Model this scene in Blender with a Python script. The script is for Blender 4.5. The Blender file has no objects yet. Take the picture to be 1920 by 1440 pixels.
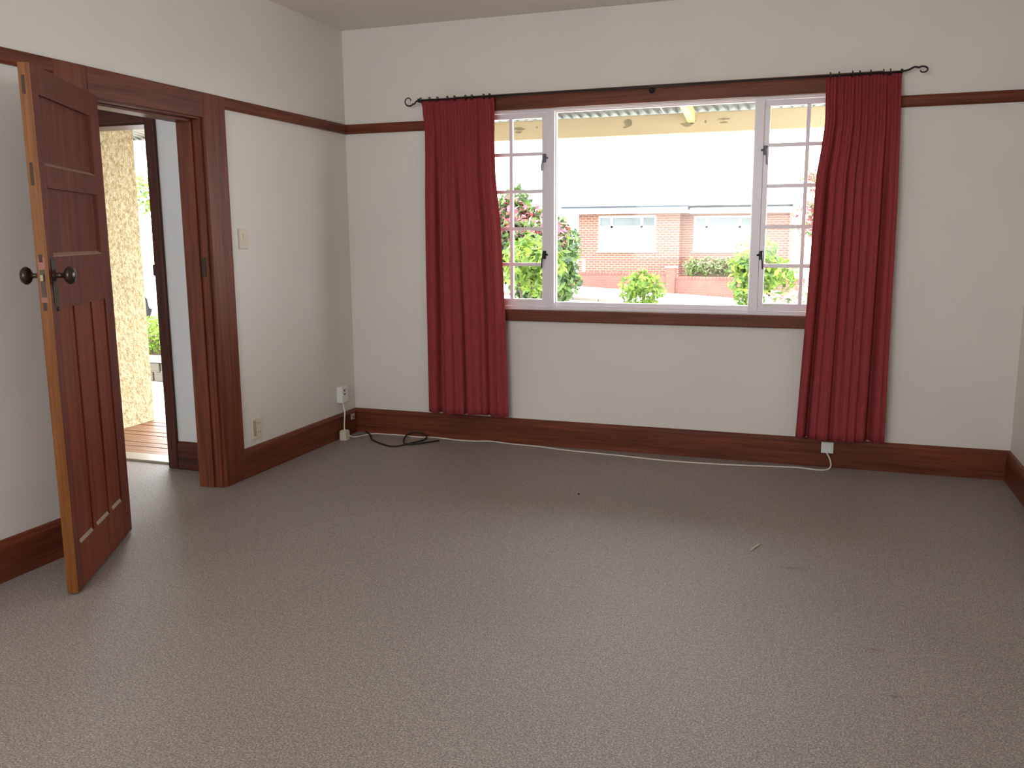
import bpy, bmesh, math, random
from mathutils import Vector, Matrix, Euler
random.seed(11)
SC = bpy.context.scene
COL = SC.collection
PI = math.pi

# ------------------------------------------------------------------ camera
cd = bpy.data.cameras.new('camera'); cam = bpy.data.objects.new('camera', cd); COL.objects.link(cam)
cd.sensor_fit = 'HORIZONTAL'; cd.sensor_width = 36.0; cd.lens = 36.0 * 1645.5 / 1920.0
cd.clip_start = 0.02; cd.clip_end = 300
_yaw, _pitch, _roll = 0.33646, -0.16853, -0.00593
_f = Vector((-math.sin(_yaw) * math.cos(_pitch), math.cos(_yaw) * math.cos(_pitch), math.sin(_pitch)))
_r = Vector((math.cos(_yaw), math.sin(_yaw), 0)); _u = _r.cross(_f)
_c, _s = math.cos(_roll), math.sin(_roll)
_r2, _u2 = _c * _r + _s * _u, -_s * _r + _c * _u
cam.matrix_world = Matrix(((_r2.x, _u2.x, -_f.x, 3.062), (_r2.y, _u2.y, -_f.y, -5.393),
                           (_r2.z, _u2.z, -_f.z, 1.369), (0, 0, 0, 1)))
SC.camera = cam

# ------------------------------------------------------------------ sky and exposure
SC.view_settings.view_transform = 'Standard'; SC.view_settings.look = 'None'
SC.view_settings.gamma = 1.0; SC.view_settings.use_curve_mapping = False
SC.view_settings.exposure = 0.0
SKY = 12.0
wd = bpy.data.worlds.new('overcast'); SC.world = wd; wd.use_nodes = True
wn = wd.node_tree; bg = wn.nodes['Background']
bg.inputs['Color'].default_value = (0.97, 0.985, 1.0, 1); bg.inputs['Strength'].default_value = SKY
SC.cycles.use_denoising = True
SC.cycles.max_bounces = 14; SC.cycles.diffuse_bounces = 8; SC.cycles.glossy_bounces = 4
SC.cycles.transparent_max_bounces = 16; SC.cycles.transmission_bounces = 6
SC.cycles.sample_clamp_indirect = 8.0
SC.cycles.caustics_reflective = False; SC.cycles.caustics_refractive = False

def portal(name, loc, rot, sx, sy):          # guides sky sampling through an opening, gives no light itself
    l = bpy.data.lights.new(name, 'AREA'); l.shape = 'RECTANGLE'; l.size = sx; l.size_y = sy
    l.cycles.is_portal = True
    o = bpy.data.objects.new(name, l); o.location = loc; o.rotation_euler = rot; COL.objects.link(o)
portal('window_portal', (2.07, 0.20, 1.51), (-PI / 2, 0, 0), 2.36, 1.30)
portal('entry_portal', (-1.06, -1.04, 1.0), (-PI / 2, 0, 0), 0.9, 2.0)
portal('rear_window_portal', (1.65, -6.60, 1.725), (PI / 2, 0, 0), 2.14, 1.49)
portal('added_hall_portal', (-1.05, -6.60, 1.5), (PI / 2, 0, 0), 1.2, 1.5)

# ------------------------------------------------------------------ materials
def mat(name, color, rough=0.6, spec=0.5, metal=0.0):
    m = bpy.data.materials.new(name); m.use_nodes = True
    b = m.node_tree.nodes['Principled BSDF']
    b.inputs['Base Color'].default_value = (*color, 1); b.inputs['Roughness'].default_value = rough
    b.inputs['Specular IOR Level'].default_value = spec; b.inputs['Metallic'].default_value = metal
    return m
def nodes(m): return m.node_tree.nodes, m.node_tree.links, m.node_tree.nodes['Principled BSDF']
def coord(m, scale=(1, 1, 1)):
    N, L, b = nodes(m)
    tc = N.new('ShaderNodeTexCoord'); mp = N.new('ShaderNodeMapping'); mp.inputs['Scale'].default_value = scale
    L.new(tc.outputs['Object'], mp.inputs['Vector']); return mp.outputs['Vector']
def noise(m, vec, scale, detail=3, rough=0.5):
    N, L, b = nodes(m); n = N.new('ShaderNodeTexNoise')
    n.inputs['Scale'].default_value = scale; n.inputs['Detail'].default_value = detail; n.inputs['Roughness'].default_value = rough
    L.new(vec, n.inputs['Vector']); return n.outputs['Fac']
def ramp(m, fac, stops):
    N, L, b = nodes(m); r = N.new('ShaderNodeValToRGB'); e = r.color_ramp.elements
    while len(e) < len(stops): e.new(0.5)
    for k, (p, c) in enumerate(stops): e[k].position = p; e[k].color = (*c, 1)
    L.new(fac, r.inputs['Fac']); return r.outputs['Color']
def mix(m, a, bcol, fac, mode='MULTIPLY'):
    N, L, b = nodes(m); x = N.new('ShaderNodeMix'); x.data_type = 'RGBA'; x.blend_type = mode
    if isinstance(fac, float): x.inputs['Factor'].default_value = fac
    else: L.new(fac, x.inputs['Factor'])
    for s, v in (('A', a), ('B', bcol)):
        k = [i for i in x.inputs if i.name == s and i.type == 'RGBA'][0]
        if isinstance(v, tuple): k.default_value = (*v, 1)
        else: L.new(v, k)
    return [o for o in x.outputs if o.type == 'RGBA'][0]
def bump(m, height, strength, dist=0.01):
    N, L, b = nodes(m); k = N.new('ShaderNodeBump'); k.inputs['Strength'].default_value = strength
    k.inputs['Distance'].default_value = dist
    L.new(height, k.inputs['Height']); L.new(k.outputs['Normal'], b.inputs['Normal'])
def setcol(m, c):
    N, L, b = nodes(m); L.new(c, b.inputs['Base Color'])
def wood(name, dark, light, axis, rough=0.42, spec=0.22):
    m = mat(name, light, rough, spec)
    sc = [14, 14, 14]; sc[axis] = 0.7
    v = coord(m, sc); f = noise(m, v, 2.2, 5, 0.62)
    sc2 = [60, 60, 60]; sc2[axis] = 2.0
    f2 = noise(m, coord(m, sc2), 2.0, 3, 0.5)
    c = ramp(m, f, [(0.3, dark), (0.62, light)])
    c2 = ramp(m, f2, [(0.35, (0.72, 0.72, 0.72)), (0.65, (1.1, 1.08, 1.05))])
    setcol(m, mix(m, c, c2, 0.8)); bump(m, f2, 0.06, 0.004)
    return m
def plaster(name, c, var=0.05):
    m = mat(name, c, 0.55, 0.35)
    f = noise(m, coord(m), 1.1, 4)
    setcol(m, ramp(m, f, [(0.3, tuple(x * (1 - var) for x in c)), (0.7, tuple(min(1, x * (1 + var * 0.4)) for x in c))]))
    bump(m, noise(m, coord(m), 260, 2), 0.05, 0.002)
    return m
M = {}
M['wall'] = plaster('wall_paint', (0.765, 0.735, 0.69))
M['ceiling'] = plaster('ceiling_paint', (0.76, 0.72, 0.665), 0.04)
WD, WL = (0.095, 0.0245, 0.0135), (0.20, 0.054, 0.026)
for ax, nm in enumerate('xyz'):
    M['wood_' + nm] = wood('stained_wood_' + nm, WD, WL, ax)
M['frame_dark'] = wood('dark_stained_frame', (0.045, 0.014, 0.010), (0.095, 0.027, 0.018), 2)
M['frame_dark_x'] = wood('dark_stained_head', (0.045, 0.014, 0.010), (0.095, 0.027, 0.018), 0)
M['hall_wall'] = plaster('hall_wall_paint', (0.70, 0.71, 0.73))
M['door_face'] = wood('door_mahogany', (0.105, 0.026, 0.019), (0.19, 0.050, 0.034), 2, 0.45, 0.14)
M['door_lower'] = wood('door_lower_panel', (0.16, 0.034, 0.020), (0.25, 0.062, 0.030), 2, 0.45, 0.14)
M['door_edge'] = wood('door_bare_edge', (0.15, 0.045, 0.010), (0.22, 0.080, 0.018), 2, 0.5, 0.2)
M['door_tenon'] = mat('tenon_end_grain', (0.045, 0.015, 0.009), 0.7)
M['white_paint'] = mat('white_gloss_paint', (0.84, 0.79, 0.835), 0.32)
M['black_iron'] = mat('black_iron', (0.018, 0.017, 0.018), 0.45, 0.5, 0.3)
M['grey_iron'] = mat('painted_grey_iron', (0.16, 0.16, 0.22), 0.45)
M['bronze'] = mat('dark_bronze', (0.055, 0.038, 0.026), 0.30, 0.6, 0.7)
M['lock_metal'] = mat('dull_brass', (0.20, 0.15, 0.07), 0.4, 0.5, 0.5)
M['lock_dark'] = mat('tarnished_lock', (0.055, 0.038, 0.022), 0.5, 0.3, 0.2)
M['lock_red'] = mat('reddish_lock_edge', (0.24, 0.07, 0.035), 0.5)
M['cream_plastic'] = mat('cream_plastic', (0.70, 0.64, 0.52), 0.35)
M['white_plastic'] = mat('white_plastic', (0.80, 0.80, 0.80), 0.35)
M['brown_plastic'] = mat('beige_plastic', (0.45, 0.36, 0.27), 0.4)
M['dark'] = mat('dark_slot', (0.02, 0.02, 0.02), 0.6)
M['cable_white'] = mat('white_cable', (0.78, 0.73, 0.65), 0.5)
M['cable_black'] = mat('black_cable', (0.012, 0.011, 0.012), 0.5)
M['lint'] = mat('pale_lint', (0.6, 0.55, 0.45), 0.8)
M['crumb'] = mat('dark_crumb', (0.02, 0.02, 0.03), 0.8)
# carpet
m = mat('carpet', (0.2, 0.16, 0.14), 0.5, 0.6); M['carpet'] = m
f1 = noise(m, coord(m), 170, 3, 0.7); f2 = noise(m, coord(m), 46, 3, 0.6); f3 = noise(m, coord(m), 1.3, 3, 0.5)
c = ramp(m, f1, [(0.30, (0.075, 0.058, 0.050)), (0.5, (0.235, 0.193, 0.170)), (0.70, (0.54, 0.455, 0.405))])
c = mix(m, c, ramp(m, f2, [(0.3, (0.78, 0.77, 0.77)), (0.7, (1.12, 1.12, 1.12))]), 0.9)
c = mix(m, c, ramp(m, f3, [(0.3, (0.92, 0.91, 0.90)), (0.7, (1.05, 1.05, 1.05))]), 0.8)
# old spill marks of the pile, towards the right-hand wall
N, L, b = nodes(m)
tc = N.new('ShaderNodeTexCoord')
for (sx, sy, rx, ry) in ((3.30, -2.42, 0.10, 0.035), (3.33, -2.72, 0.08, 0.03), (3.02, -1.75, 0.14, 0.05)):
    vs = N.new('ShaderNodeVectorMath'); vs.operation = 'SUBTRACT'; vs.inputs[1].default_value = (sx, sy, 0)
    L.new(tc.outputs['Object'], vs.inputs[0])
    vd = N.new('ShaderNodeVectorMath'); vd.operation = 'DIVIDE'; vd.inputs[1].default_value = (rx, ry, 1)
    L.new(vs.outputs[0], vd.inputs[0])
    ln = N.new('ShaderNodeVectorMath'); ln.operation = 'LENGTH'; L.new(vd.outputs[0], ln.inputs[0])
    ad = N.new('ShaderNodeMath'); ad.operation = 'ADD'; L.new(ln.outputs['Value'], ad.inputs[0]); L.new(f2, ad.inputs[1])
    s = ramp(m, ad.outputs[0], [(0.5, (0.62, 0.52, 0.46)), (1.0, (1, 1, 1))])
    c = mix(m, c, s, 0.9)
setcol(m, c); bump(m, f1, 0.55, 0.006)
b.inputs['Sheen Weight'].default_value = 0.10; b.inputs['Sheen Roughness'].default_value = 0.5
# curtain cloth: thin enough to let a little light through
m = mat('red_cloth', (0.33, 0.045, 0.052), 0.85, 0.2); M['cloth'] = m
N, L, b = nodes(m)
fw = noise(m, coord(m, (90, 90, 6)), 3.0, 3)
cc = ramp(m, fw, [(0.3, (0.28, 0.041, 0.046)), (0.7, (0.38, 0.058, 0.063))]); setcol(m, cc)
bump(m, noise(m, coord(m), 420, 2), 0.15, 0.002)
tr = N.new('ShaderNodeBsdfTranslucent'); tr.inputs['Color'].default_value = (0.34, 0.02, 0.03, 1)
mx = N.new('ShaderNodeMixShader'); mx.inputs['Fac'].default_value = 0.10
out = [n for n in N if n.type == 'OUTPUT_MATERIAL'][0]
L.new(b.outputs[0], mx.inputs[1]); L.new(tr.outputs[0], mx.inputs[2]); L.new(mx.outputs[0], out.inputs['Surface'])
# thin glass
m = bpy.data.materials.new('window_glass'); m.use_nodes = True; M['glass'] = m
N, L, b = nodes(m); N.remove(b)
tp = N.new('ShaderNodeBsdfTransparent'); gl = N.new('ShaderNodeBsdfGlossy'); gl.inputs['Roughness'].default_value = 0.05
tp.inputs['Color'].default_value = (0.97, 0.98, 0.97, 1)
mx = N.new('ShaderNodeMixShader'); mx.inputs['Fac'].default_value = 0.014
out = [n for n in N if n.type == 'OUTPUT_MATERIAL'][0]
L.new(tp.outputs[0], mx.inputs[1]); L.new(gl.outputs[0], mx.inputs[2]); L.new(mx.outputs[0], out.inputs['Surface'])
# outdoors
m = mat('roughcast_cream', (0.72, 0.60, 0.36), 0.9, 0.2); M['roughcast'] = m
fr = noise(m, coord(m), 34, 4, 0.6)
setcol(m, ramp(m, fr, [(0.35, (0.42, 0.335, 0.18)), (0.6, (0.66, 0.57, 0.37))])); bump(m, fr, 1.0, 0.03)
m = mat('cream_paint', (0.56, 0.46, 0.28), 0.5); M['beam_paint'] = m
M['rafter_paint'] = mat('rafter_cream_paint', (0.74, 0.58, 0.26), 0.5)
M['bare_patch'] = mat('weathered_bare_timber', (0.27, 0.23, 0.13), 0.8)
m = mat('zinc_roofing', (0.42, 0.44, 0.42), 0.5, 0.5, 0.3); M['zinc'] = m
setcol(m, ramp(m, noise(m, coord(m), 5, 4), [(0.3, (0.15, 0.17, 0.155)), (0.7, (0.27, 0.29, 0.265))]))
M['deck'] = wood('deck_timber', (0.20, 0.095, 0.05), (0.33, 0.17, 0.095), 0, 0.5)
M['concrete'] = plaster('pale_concrete', (0.46, 0.45, 0.43), 0.15)
m = plaster('lawn_ground', (0.34, 0.37, 0.24), 0.25); M['ground'] = m
M['stone'] = plaster('garden_stone', (0.075, 0.062, 0.045), 0.5)
M['cap_stone'] = mat('concrete_cap', (0.19, 0.165, 0.14), 0.9)
M['brick_red'] = plaster('red_brick', (0.21, 0.075, 0.055), 0.35)
M['mortar'] = mat('pale_mortar', (0.36, 0.31, 0.28), 0.9)
M['white_out'] = mat('white_weatherboard', (0.62, 0.62, 0.60), 0.6)
M['gutter'] = mat('blue_grey_gutter', (0.028, 0.036, 0.05), 0.5, 0.2)
M['roof_tile'] = plaster('pale_roof_tile', (0.40, 0.41, 0.42), 0.1)
M['house_glass'] = mat('house_window_glass', (0.09, 0.11, 0.12), 0.15)
M['bark'] = mat('grey_brown_bark', (0.09, 0.06, 0.04), 0.9)
m = mat('house_brick', (0.3, 0.12, 0.1), 0.9, 0.2); M['house_brick'] = m
N, L, b = nodes(m)
tc = N.new('ShaderNodeTexCoord'); mp = N.new('ShaderNodeMapping'); mp.inputs['Rotation'].default_value = (PI / 2, 0, 0)
L.new(tc.outputs['Object'], mp.inputs['Vector'])
bt = N.new('ShaderNodeTexBrick'); L.new(mp.outputs['Vector'], bt.inputs['Vector'])
bt.inputs['Color1'].default_value = (0.215, 0.078, 0.055, 1); bt.inputs['Color2'].default_value = (0.17, 0.065, 0.055, 1)
bt.inputs['Mortar'].default_value = (0.28, 0.23, 0.20, 1); bt.inputs['Scale'].default_value = 1.0
bt.inputs['Brick Width'].default_value = 0.23; bt.inputs['Row Height'].default_value = 0.086; bt.inputs['Mortar Size'].default_value = 0.010
setcol(m, bt.outputs['Color'])
def leafmat(name, a, c2, trans=0.35):
    m = mat(name, a, 0.5, 0.3); N, L, b = nodes(m)
    f = noise(m, coord(m), 9, 2); cc = ramp(m, f, [(0.35, a), (0.65, c2)]); setcol(m, cc)
    t = N.new('ShaderNodeBsdfTranslucent'); L.new(cc, t.inputs['Color'])
    x = N.new('ShaderNodeMixShader'); x.inputs['Fac'].default_value = trans
    o = [n for n in N if n.type == 'OUTPUT_MATERIAL'][0]
    L.new(b.outputs[0], x.inputs[1]); L.new(t.outputs[0], x.inputs[2]); L.new(x.outputs[0], o.inputs['Surface'])
    return m
M['leaf_lime'] = leafmat('lime_leaves', (0.115, 0.21, 0.025), (0.22, 0.29, 0.045))
M['leaf_green'] = leafmat('green_leaves', (0.065, 0.135, 0.028), (0.14, 0.215, 0.045))
M['leaf_dark'] = leafmat('dark_leaves', (0.035, 0.065, 0.03), (0.09, 0.14, 0.05))
M['leaf_hedge'] = leafmat('hedge_leaves', (0.07, 0.17, 0.010), (0.17, 0.30, 0.018))
M['leaf_dry'] = leafmat('grey_green_leaves', (0.13, 0.17, 0.09), (0.26, 0.25, 0.15))
M['petal_pink'] = leafmat('pink_petals', (0.30, 0.035, 0.09), (0.36, 0.10, 0.15))
M['petal_pale'] = leafmat('pale_pink_petals', (0.34, 0.12, 0.13), (0.42, 0.22, 0.22))
M['petal_red'] = leafmat('red_leaves', (0.25, 0.045, 0.045), (0.33, 0.09, 0.075))
M['petal_white'] = leafmat('white_petals', (0.75, 0.75, 0.72), (0.8, 0.8, 0.78))
M['van_paint'] = mat('white_van_paint', (0.75, 0.76, 0.78), 0.25)
M['rubber'] = mat('tyre_rubber', (0.02, 0.02, 0.022), 0.8)

# ------------------------------------------------------------------ building helpers
def box(bm, x0, x1, y0, y1, z0, z1):
    vs = [bm.verts.new((x, y, z)) for x in (x0, x1) for y in (y0, y1) for z in (z0, z1)]
    for q in ((0, 1, 3, 2), (4, 6, 7, 5), (0, 4, 5, 1), (2, 3, 7, 6), (0, 2, 6, 4), (1, 5, 7, 3)):
        bm.faces.new([vs[k] for k in q])
    return vs
def prism(bm, poly, axis, a, b):
    """poly in the two other axes (in order x<y<z), extruded along axis from a to b"""
    def P(p, t):
        q = list(p); q.insert(axis, t); return q
    A = [bm.verts.new(P(p, a)) for p in poly]; B = [bm.verts.new(P(p, b)) for p in poly]
    n = len(poly)
    bm.faces.new(A[::-1]); bm.faces.new(B)
    for k in range(n): bm.faces.new([A[k], A[(k + 1) % n], B[(k + 1) % n], B[k]])
def tube(bm, pts, r, seg=8, caps=True):
    pts = [Vector(p) for p in pts]; rings = []
    rr = r if isinstance(r, (list, tuple)) else [r] * len(pts)
    t0 = (pts[1] - pts[0]).normalized()
    up = Vector((0, 0, 1)) if abs(t0.z) < 0.9 else Vector((1, 0, 0))
    n = t0.cross(up).normalized()
    for k, p in enumerate(pts):
        t = (pts[min(k + 1, len(pts) - 1)] - pts[max(k - 1, 0)]).normalized()
        n = (n - t * n.dot(t)).normalized(); bnm = t.cross(n)
        rings.append([bm.verts.new(p + rr[k] * (math.cos(2 * PI * j / seg) * n + math.sin(2 * PI * j / seg) * bnm)) for j in range(seg)])
    for a, c in zip(rings, rings[1:]):
        for j in range(seg): bm.faces.new((a[j], a[(j + 1) % seg], c[(j + 1) % seg], c[j]))
    if caps: bm.faces.new(rings[0][::-1]); bm.faces.new(rings[-1])
def lathe(bm, prof, seg=20, M4=None):
    """prof: (radius, height) along local z"""
    M4 = M4 or Matrix(); rings = []
    for r, h in prof:
        rings.append([bm.verts.new(M4 @ Vector((max(r, 1e-4) * math.cos(2 * PI * j / seg), max(r, 1e-4) * math.sin(2 * PI * j / seg), h))) for j in range(seg)])
    for a, c in zip(rings, rings[1:]):
        for j in range(seg): bm.faces.new((a[j], a[(j + 1) % seg], c[(j + 1) % seg], c[j]))
    bm.faces.new(rings[0][::-1]); bm.faces.new(rings[-1])
def spline(pts, n):
    """Catmull-Rom through pts"""
    P = [Vector(p) for p in pts]; P = [2 * P[0] - P[1]] + P + [2 * P[-1] - P[-2]]; o = []
    for k in range(1, len(P) - 2):
        for j in range(n):
            t = j / n; a, b, c, d = P[k - 1:k + 3]
            o.append(0.5 * ((2 * b) + (c - a) * t + (2 * a - 5 * b + 4 * c - d) * t * t + (3 * b - a - 3 * c + d) * t ** 3))
    o.append(P[-2]); return o
def root_loc(o):
    while o.parent: o = o.parent
    return o
def obj(name, bm, m, parent=None, world=True, smooth=False, bevel=0.0, recalc=True):
    """link bm as one mesh object; world coordinates become local to the thing's Empty"""
    if parent is not None and world:
        loc = root_loc(parent).location
        bmesh.ops.translate(bm, vec=-Vector(loc), verts=bm.verts[:])
    if recalc: bmesh.ops.recalc_face_normals(bm, faces=bm.faces[:])
    me = bpy.data.meshes.new(name); bm.to_mesh(me); bm.free()
    for mm in (m if isinstance(m, (list, tuple)) else [m]): me.materials.append(mm)
    if smooth:
        for p in me.polygons: p.use_smooth = True
    o = bpy.data.objects.new(name, me); COL.objects.link(o)
    if parent is not None: o.parent = parent
    if bevel:
        bv = o.modifiers.new('bevel', 'BEVEL'); bv.width = bevel; bv.segments = 2; bv.limit_method = 'ANGLE'
    return o
def tag(o, label, cat, group=None, kind=None):
    o['label'] = label; o['category'] = cat
    if group: o['group'] = group
    if kind: o['kind'] = kind
    return o
def thing(name, loc, label, cat, group=None, kind=None, rotz=0):
    o = bpy.data.objects.new(name, None); o.empty_display_size = 0.1; COL.objects.link(o)
    o.location = loc; o.rotation_euler = (0, 0, rotz)
    return tag(o, label, cat, group, kind)
def boxes(name, lst, m, parent=None, bevel=0.0, **k):
    bm = bmesh.new()
    for q in lst: box(bm, *q)
    return obj(name, bm, m, parent, bevel=bevel, **k)
ST = 'structure'

# ------------------------------------------------------------------ room shell
W, HC, RY = 4.108, 2.701, -6.45
TH = 0.15
fl = tag(boxes('floor', [(-2.1, W + 0.12, RY - 0.12, -1.23, -0.12, 0), (-0.13, W + 0.12, -1.23, TH, -0.12, 0),
                         (-2.1, -0.13, -1.23, -1.17, -0.12, 0)], M['carpet']),
         'brown flecked carpet covering the whole room floor', 'carpet', kind=ST)
tag(boxes('ceiling', [(-2.1, W + 0.12, RY - 0.12, TH, HC, HC + 0.1)], M['ceiling']), 'dull white plaster ceiling above the picture rail', 'ceiling', kind=ST)
# window opening in the back wall
OX0, OX1, OZ0, OZ1 = 0.905, 3.235, 0.885, 2.138
tag(boxes('wall_back', [(-0.13, OX0, 0, TH, -0.12, HC), (OX1, W + 0.12, 0, TH, -0.12, HC),
                        (OX0, OX1, 0, TH, -0.12, OZ0), (OX0, OX1, 0, TH, OZ1, HC)], M['wall']),
    'off-white plaster wall around the window', 'wall', kind=ST)
DY0, DY1, DZ = -2.262, -1.475, 1.985         # room doorway
tag(boxes('wall_left', [(-0.13, 0, DY1, TH, -0.12, HC), (-0.13, 0, RY, DY0, -0.12, HC), (-0.13, 0, DY0, DY1, DZ, HC)], M['wall']),
    'off-white plaster wall with the doorway to the hall', 'wall', kind=ST)
tag(boxes('wall_right', [(W, W + 0.12, RY, 0, -0.12, HC)], M['wall']), 'off-white plaster wall at the far right edge', 'wall', kind=ST)
RX0, RX1, RZ0, RZ1 = 0.60, 2.70, 1.00, 2.45   # window behind the camera
tag(boxes('wall_rear', [(-0.13, RX0, RY - 0.12, RY, -0.12, HC), (RX1, W + 0.12, RY - 0.12, RY, -0.12, HC),
                        (RX0, RX1, RY - 0.12, RY, -0.12, RZ0), (RX0, RX1, RY - 0.12, RY, RZ1, HC)], M['wall']),
    'off-white plaster wall behind the camera', 'wall', kind=ST)
# hall
HY = -1.235
FX0, FX1, FZ = -1.45, -0.562, 2.008
tag(boxes('wall_hall', [(-2.1, FX0, HY, HY + 0.17, -0.12, HC), (FX1, -0.13, HY, HY + 0.17, -0.12, HC), (FX0, FX1, HY, HY + 0.17, FZ, HC)], M['hall_wall']),
    'grey-white hall wall strip beside the front door frame', 'wall', kind=ST)
tag(boxes('wall_hall_side', [(-2.1, -1.98, RY, HY, -0.12, HC), (-1.98, -1.65, RY - 0.12, RY, -0.12, HC), (-0.45, -0.13, RY - 0.12, RY, -0.12, HC), (-1.65, -0.45, RY - 0.12, RY, -0.12, 0.75), (-1.65, -0.45, RY - 0.12, RY, 2.25, HC)], M['hall_wall']),
    'far wall of the hall hidden behind the open door', 'wall', kind=ST)

# ------------------------------------------------------------------ picture rails and baseboards
RT, RB, BH, BT = 2.10, 2.039, 0.169, 0.02
def rail_profile(d):   # (depth, z)
    return [(0, RB), (-0.6 * d, RB), (-d, RB + 0.012), (-d, RT - 0.016), (-0.75 * d, RT), (0, RT)]
def rail_x(name, x0, x1, label):
    bm = bmesh.new(); prism(bm, rail_profile(0.022), 0, x0, x1)
    return tag(obj(name, bm, M['wood_x']), label, 'picture rail', kind=ST)
def rail_y(name, y0, y1, label, x=0.0, sgn=1):
    bm = bmesh.new(); prism(bm, [(x - sgn * p[0], p[1]) for p in rail_profile(0.022)], 1, y0, y1)
    return tag(obj(name, bm, M['wood_y']), label, 'picture rail', kind=ST)
rail_x('trim_1', 0.0, OX0 - 0.095, 'brown picture rail on window wall left of the left curtain')
rail_x('trim_2', OX1 + 0.095, W, 'brown picture rail on window wall right of the right curtain')
rail_y('trim_3', DY1 + 0.16, 0.0, 'brown picture rail on left wall between doorway and corner')
rail_y('trim_4', RY, DY0 - 0.16, 'brown picture rail on left wall at the photo edge, beyond the open door')
rail_y('trim_5', RY, 0, 'brown picture rail along the right wall', W, -1)
def base_profile():
    return [(0, 0), (BT, 0), (BT, BH - 0.022), (BT - 0.007, BH - 0.006), (0.006, BH), (0, BH)]
def base_x(name, x0, x1, label, y=0.0):
    bm = bmesh.new(); prism(bm, [(y - p[0], p[1]) for p in base_profile()], 0, x0, x1)
    return tag(obj(name, bm, M['wood_x']), label, 'baseboard', kind=ST)
def base_y(name, y0, y1, label, x=0.0, sgn=1):
    bm = bmesh.new(); prism(bm, [(x + sgn * p[0], p[1]) for p in base_profile()], 1, y0, y1)
    return tag(obj(name, bm, M['wood_y']), label, 'baseboard', kind=ST)
base_x('baseboard_back', 0, W, 'tall brown baseboard under the window')
base_y('baseboard_left', DY1 + 0.16, 0, 'tall brown baseboard on left wall between doorway and corner')
base_y('baseboard_left_rear', RY, DY0 - 0.16, 'dark brown baseboard behind the open door')
base_y('baseboard_right', RY, 0, 'dark brown baseboard at the far right edge', W, -1)
base_x('baseboard_hall', -0.495, -0.13, 'short dark baseboard in the hall beside the front door frame', HY).data.materials[0] = M['frame_dark_x']

# ------------------------------------------------------------------ doorway casing
ca = thing('trim_6', (0, DY1, 0), 'brown wooden casing lining the hall doorway', 'door frame', kind=ST)
LT = 0.028                                      # lining thickness
boxes('architrave', [(0, 0.022, DY1 - 0.01, DY1 + 0.165, 0, RT)], M['wood_z'], ca, 0.004)
boxes('architrave', [(0, 0.022, DY0 - 0.165, DY0 + 0.01, 0, RT)], M['wood_z'], ca, 0.004)
boxes('head_architrave', [(0, 0.021, DY0 + 0.01, DY1 - 0.01, DZ - 0.012, RT)], M['wood_y'], ca, 0.004)
boxes('lining', [(-0.135, 0.004, DY1 - LT, DY1 - 0.0005, 0, DZ)], M['wood_z'], ca, 0.002)
boxes('lining', [(-0.135, 0.004, DY0 + 0.0005, DY0 + LT, 0, DZ)], M['wood_z'], ca, 0.002)
boxes('head_lining', [(-0.135, 0.004, DY0 + LT, DY1 - LT, DZ - 0.02, DZ)], M['wood_y'], ca, 0.002)
boxes('door_stop', [(-0.135, -0.04, DY1 - LT - 0.013, DY1 - LT, 0, DZ - 0.02)], M['wood_z'], ca, 0.002)
boxes('door_stop', [(-0.135, -0.04, DY0 + LT, DY0 + LT + 0.013, 0, DZ - 0.02)], M['wood_z'], ca, 0.002)
boxes('head_stop', [(-0.135, -0.04, DY0 + LT + 0.013, DY1 - LT - 0.013, DZ - 0.033, DZ - 0.02)], M['wood_y'], ca, 0.002)
bm = bmesh.new()
box(bm, -0.036, -0.012, DY1 - LT - 0.003, DY1 - LT, 1.16, 1.26)
obj('strike_plate', bm, M['lock_dark'], ca)

# front door casing in the hall
fc = thing('trim_7', (FX1, HY, 0), 'dark wooden front door frame seen through the doorway', 'door frame', kind=ST)
boxes('architrave', [(FX1 + 0.004, FX1 + 0.062, HY - 0.02, HY, 0, FZ + 0.10)], M['frame_dark'], fc, 0.004)
boxes('architrave', [(FX0 - 0.115, FX0 - 0.004, HY - 0.02, HY, 0, FZ + 0.10)], M['frame_dark'], fc, 0.004)
boxes('head_architrave', [(FX0 - 0.004, FX1 + 0.004, HY - 0.02, HY, FZ - 0.002, FZ + 0.10)], M['frame_dark_x'], fc, 0.004)
boxes('lining', [(FX1 - 0.022, FX1, HY, HY + 0.18, 0, FZ)], M['frame_dark'], fc, 0.002)
boxes('lining', [(FX0, FX0 + 0.022, HY, HY + 0.18, 0, FZ)], M['frame_dark'], fc, 0.002)
boxes('head_lining', [(FX0 + 0.022, FX1 - 0.022, HY, HY + 0.18, FZ - 0.014, FZ)], M['frame_dark_x'], fc, 0.002)
kb = boxes('latch_keeper', [(FX1 - 0.045, FX1 - 0.022, HY + 0.01, HY + 0.04, 1.145, 1.21)], M['black_iron'], fc, 0.006)
bm = bmesh.new()
for k in range(5):
    z = 1.36 + 0.028 * k
    box(bm, FX1 - 0.0235, FX1 - 0.021, HY + 0.004 + 0.004 * (k % 2), HY + 0.010 + 0.004 * (k % 3), z, z + 0.022)
cp = obj('scuffed_paint', bm, M['lock_metal'], fc); cp['label'] = 'pale scuff marks on the dark jamb'
boxes('threshold', [(FX0, FX1, HY + 0.06, HY + 0.20, -0.03, 0.012)], mat('worn_threshold', (0.42, 0.36, 0.29), 0.4), fc, 0.004)

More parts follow.
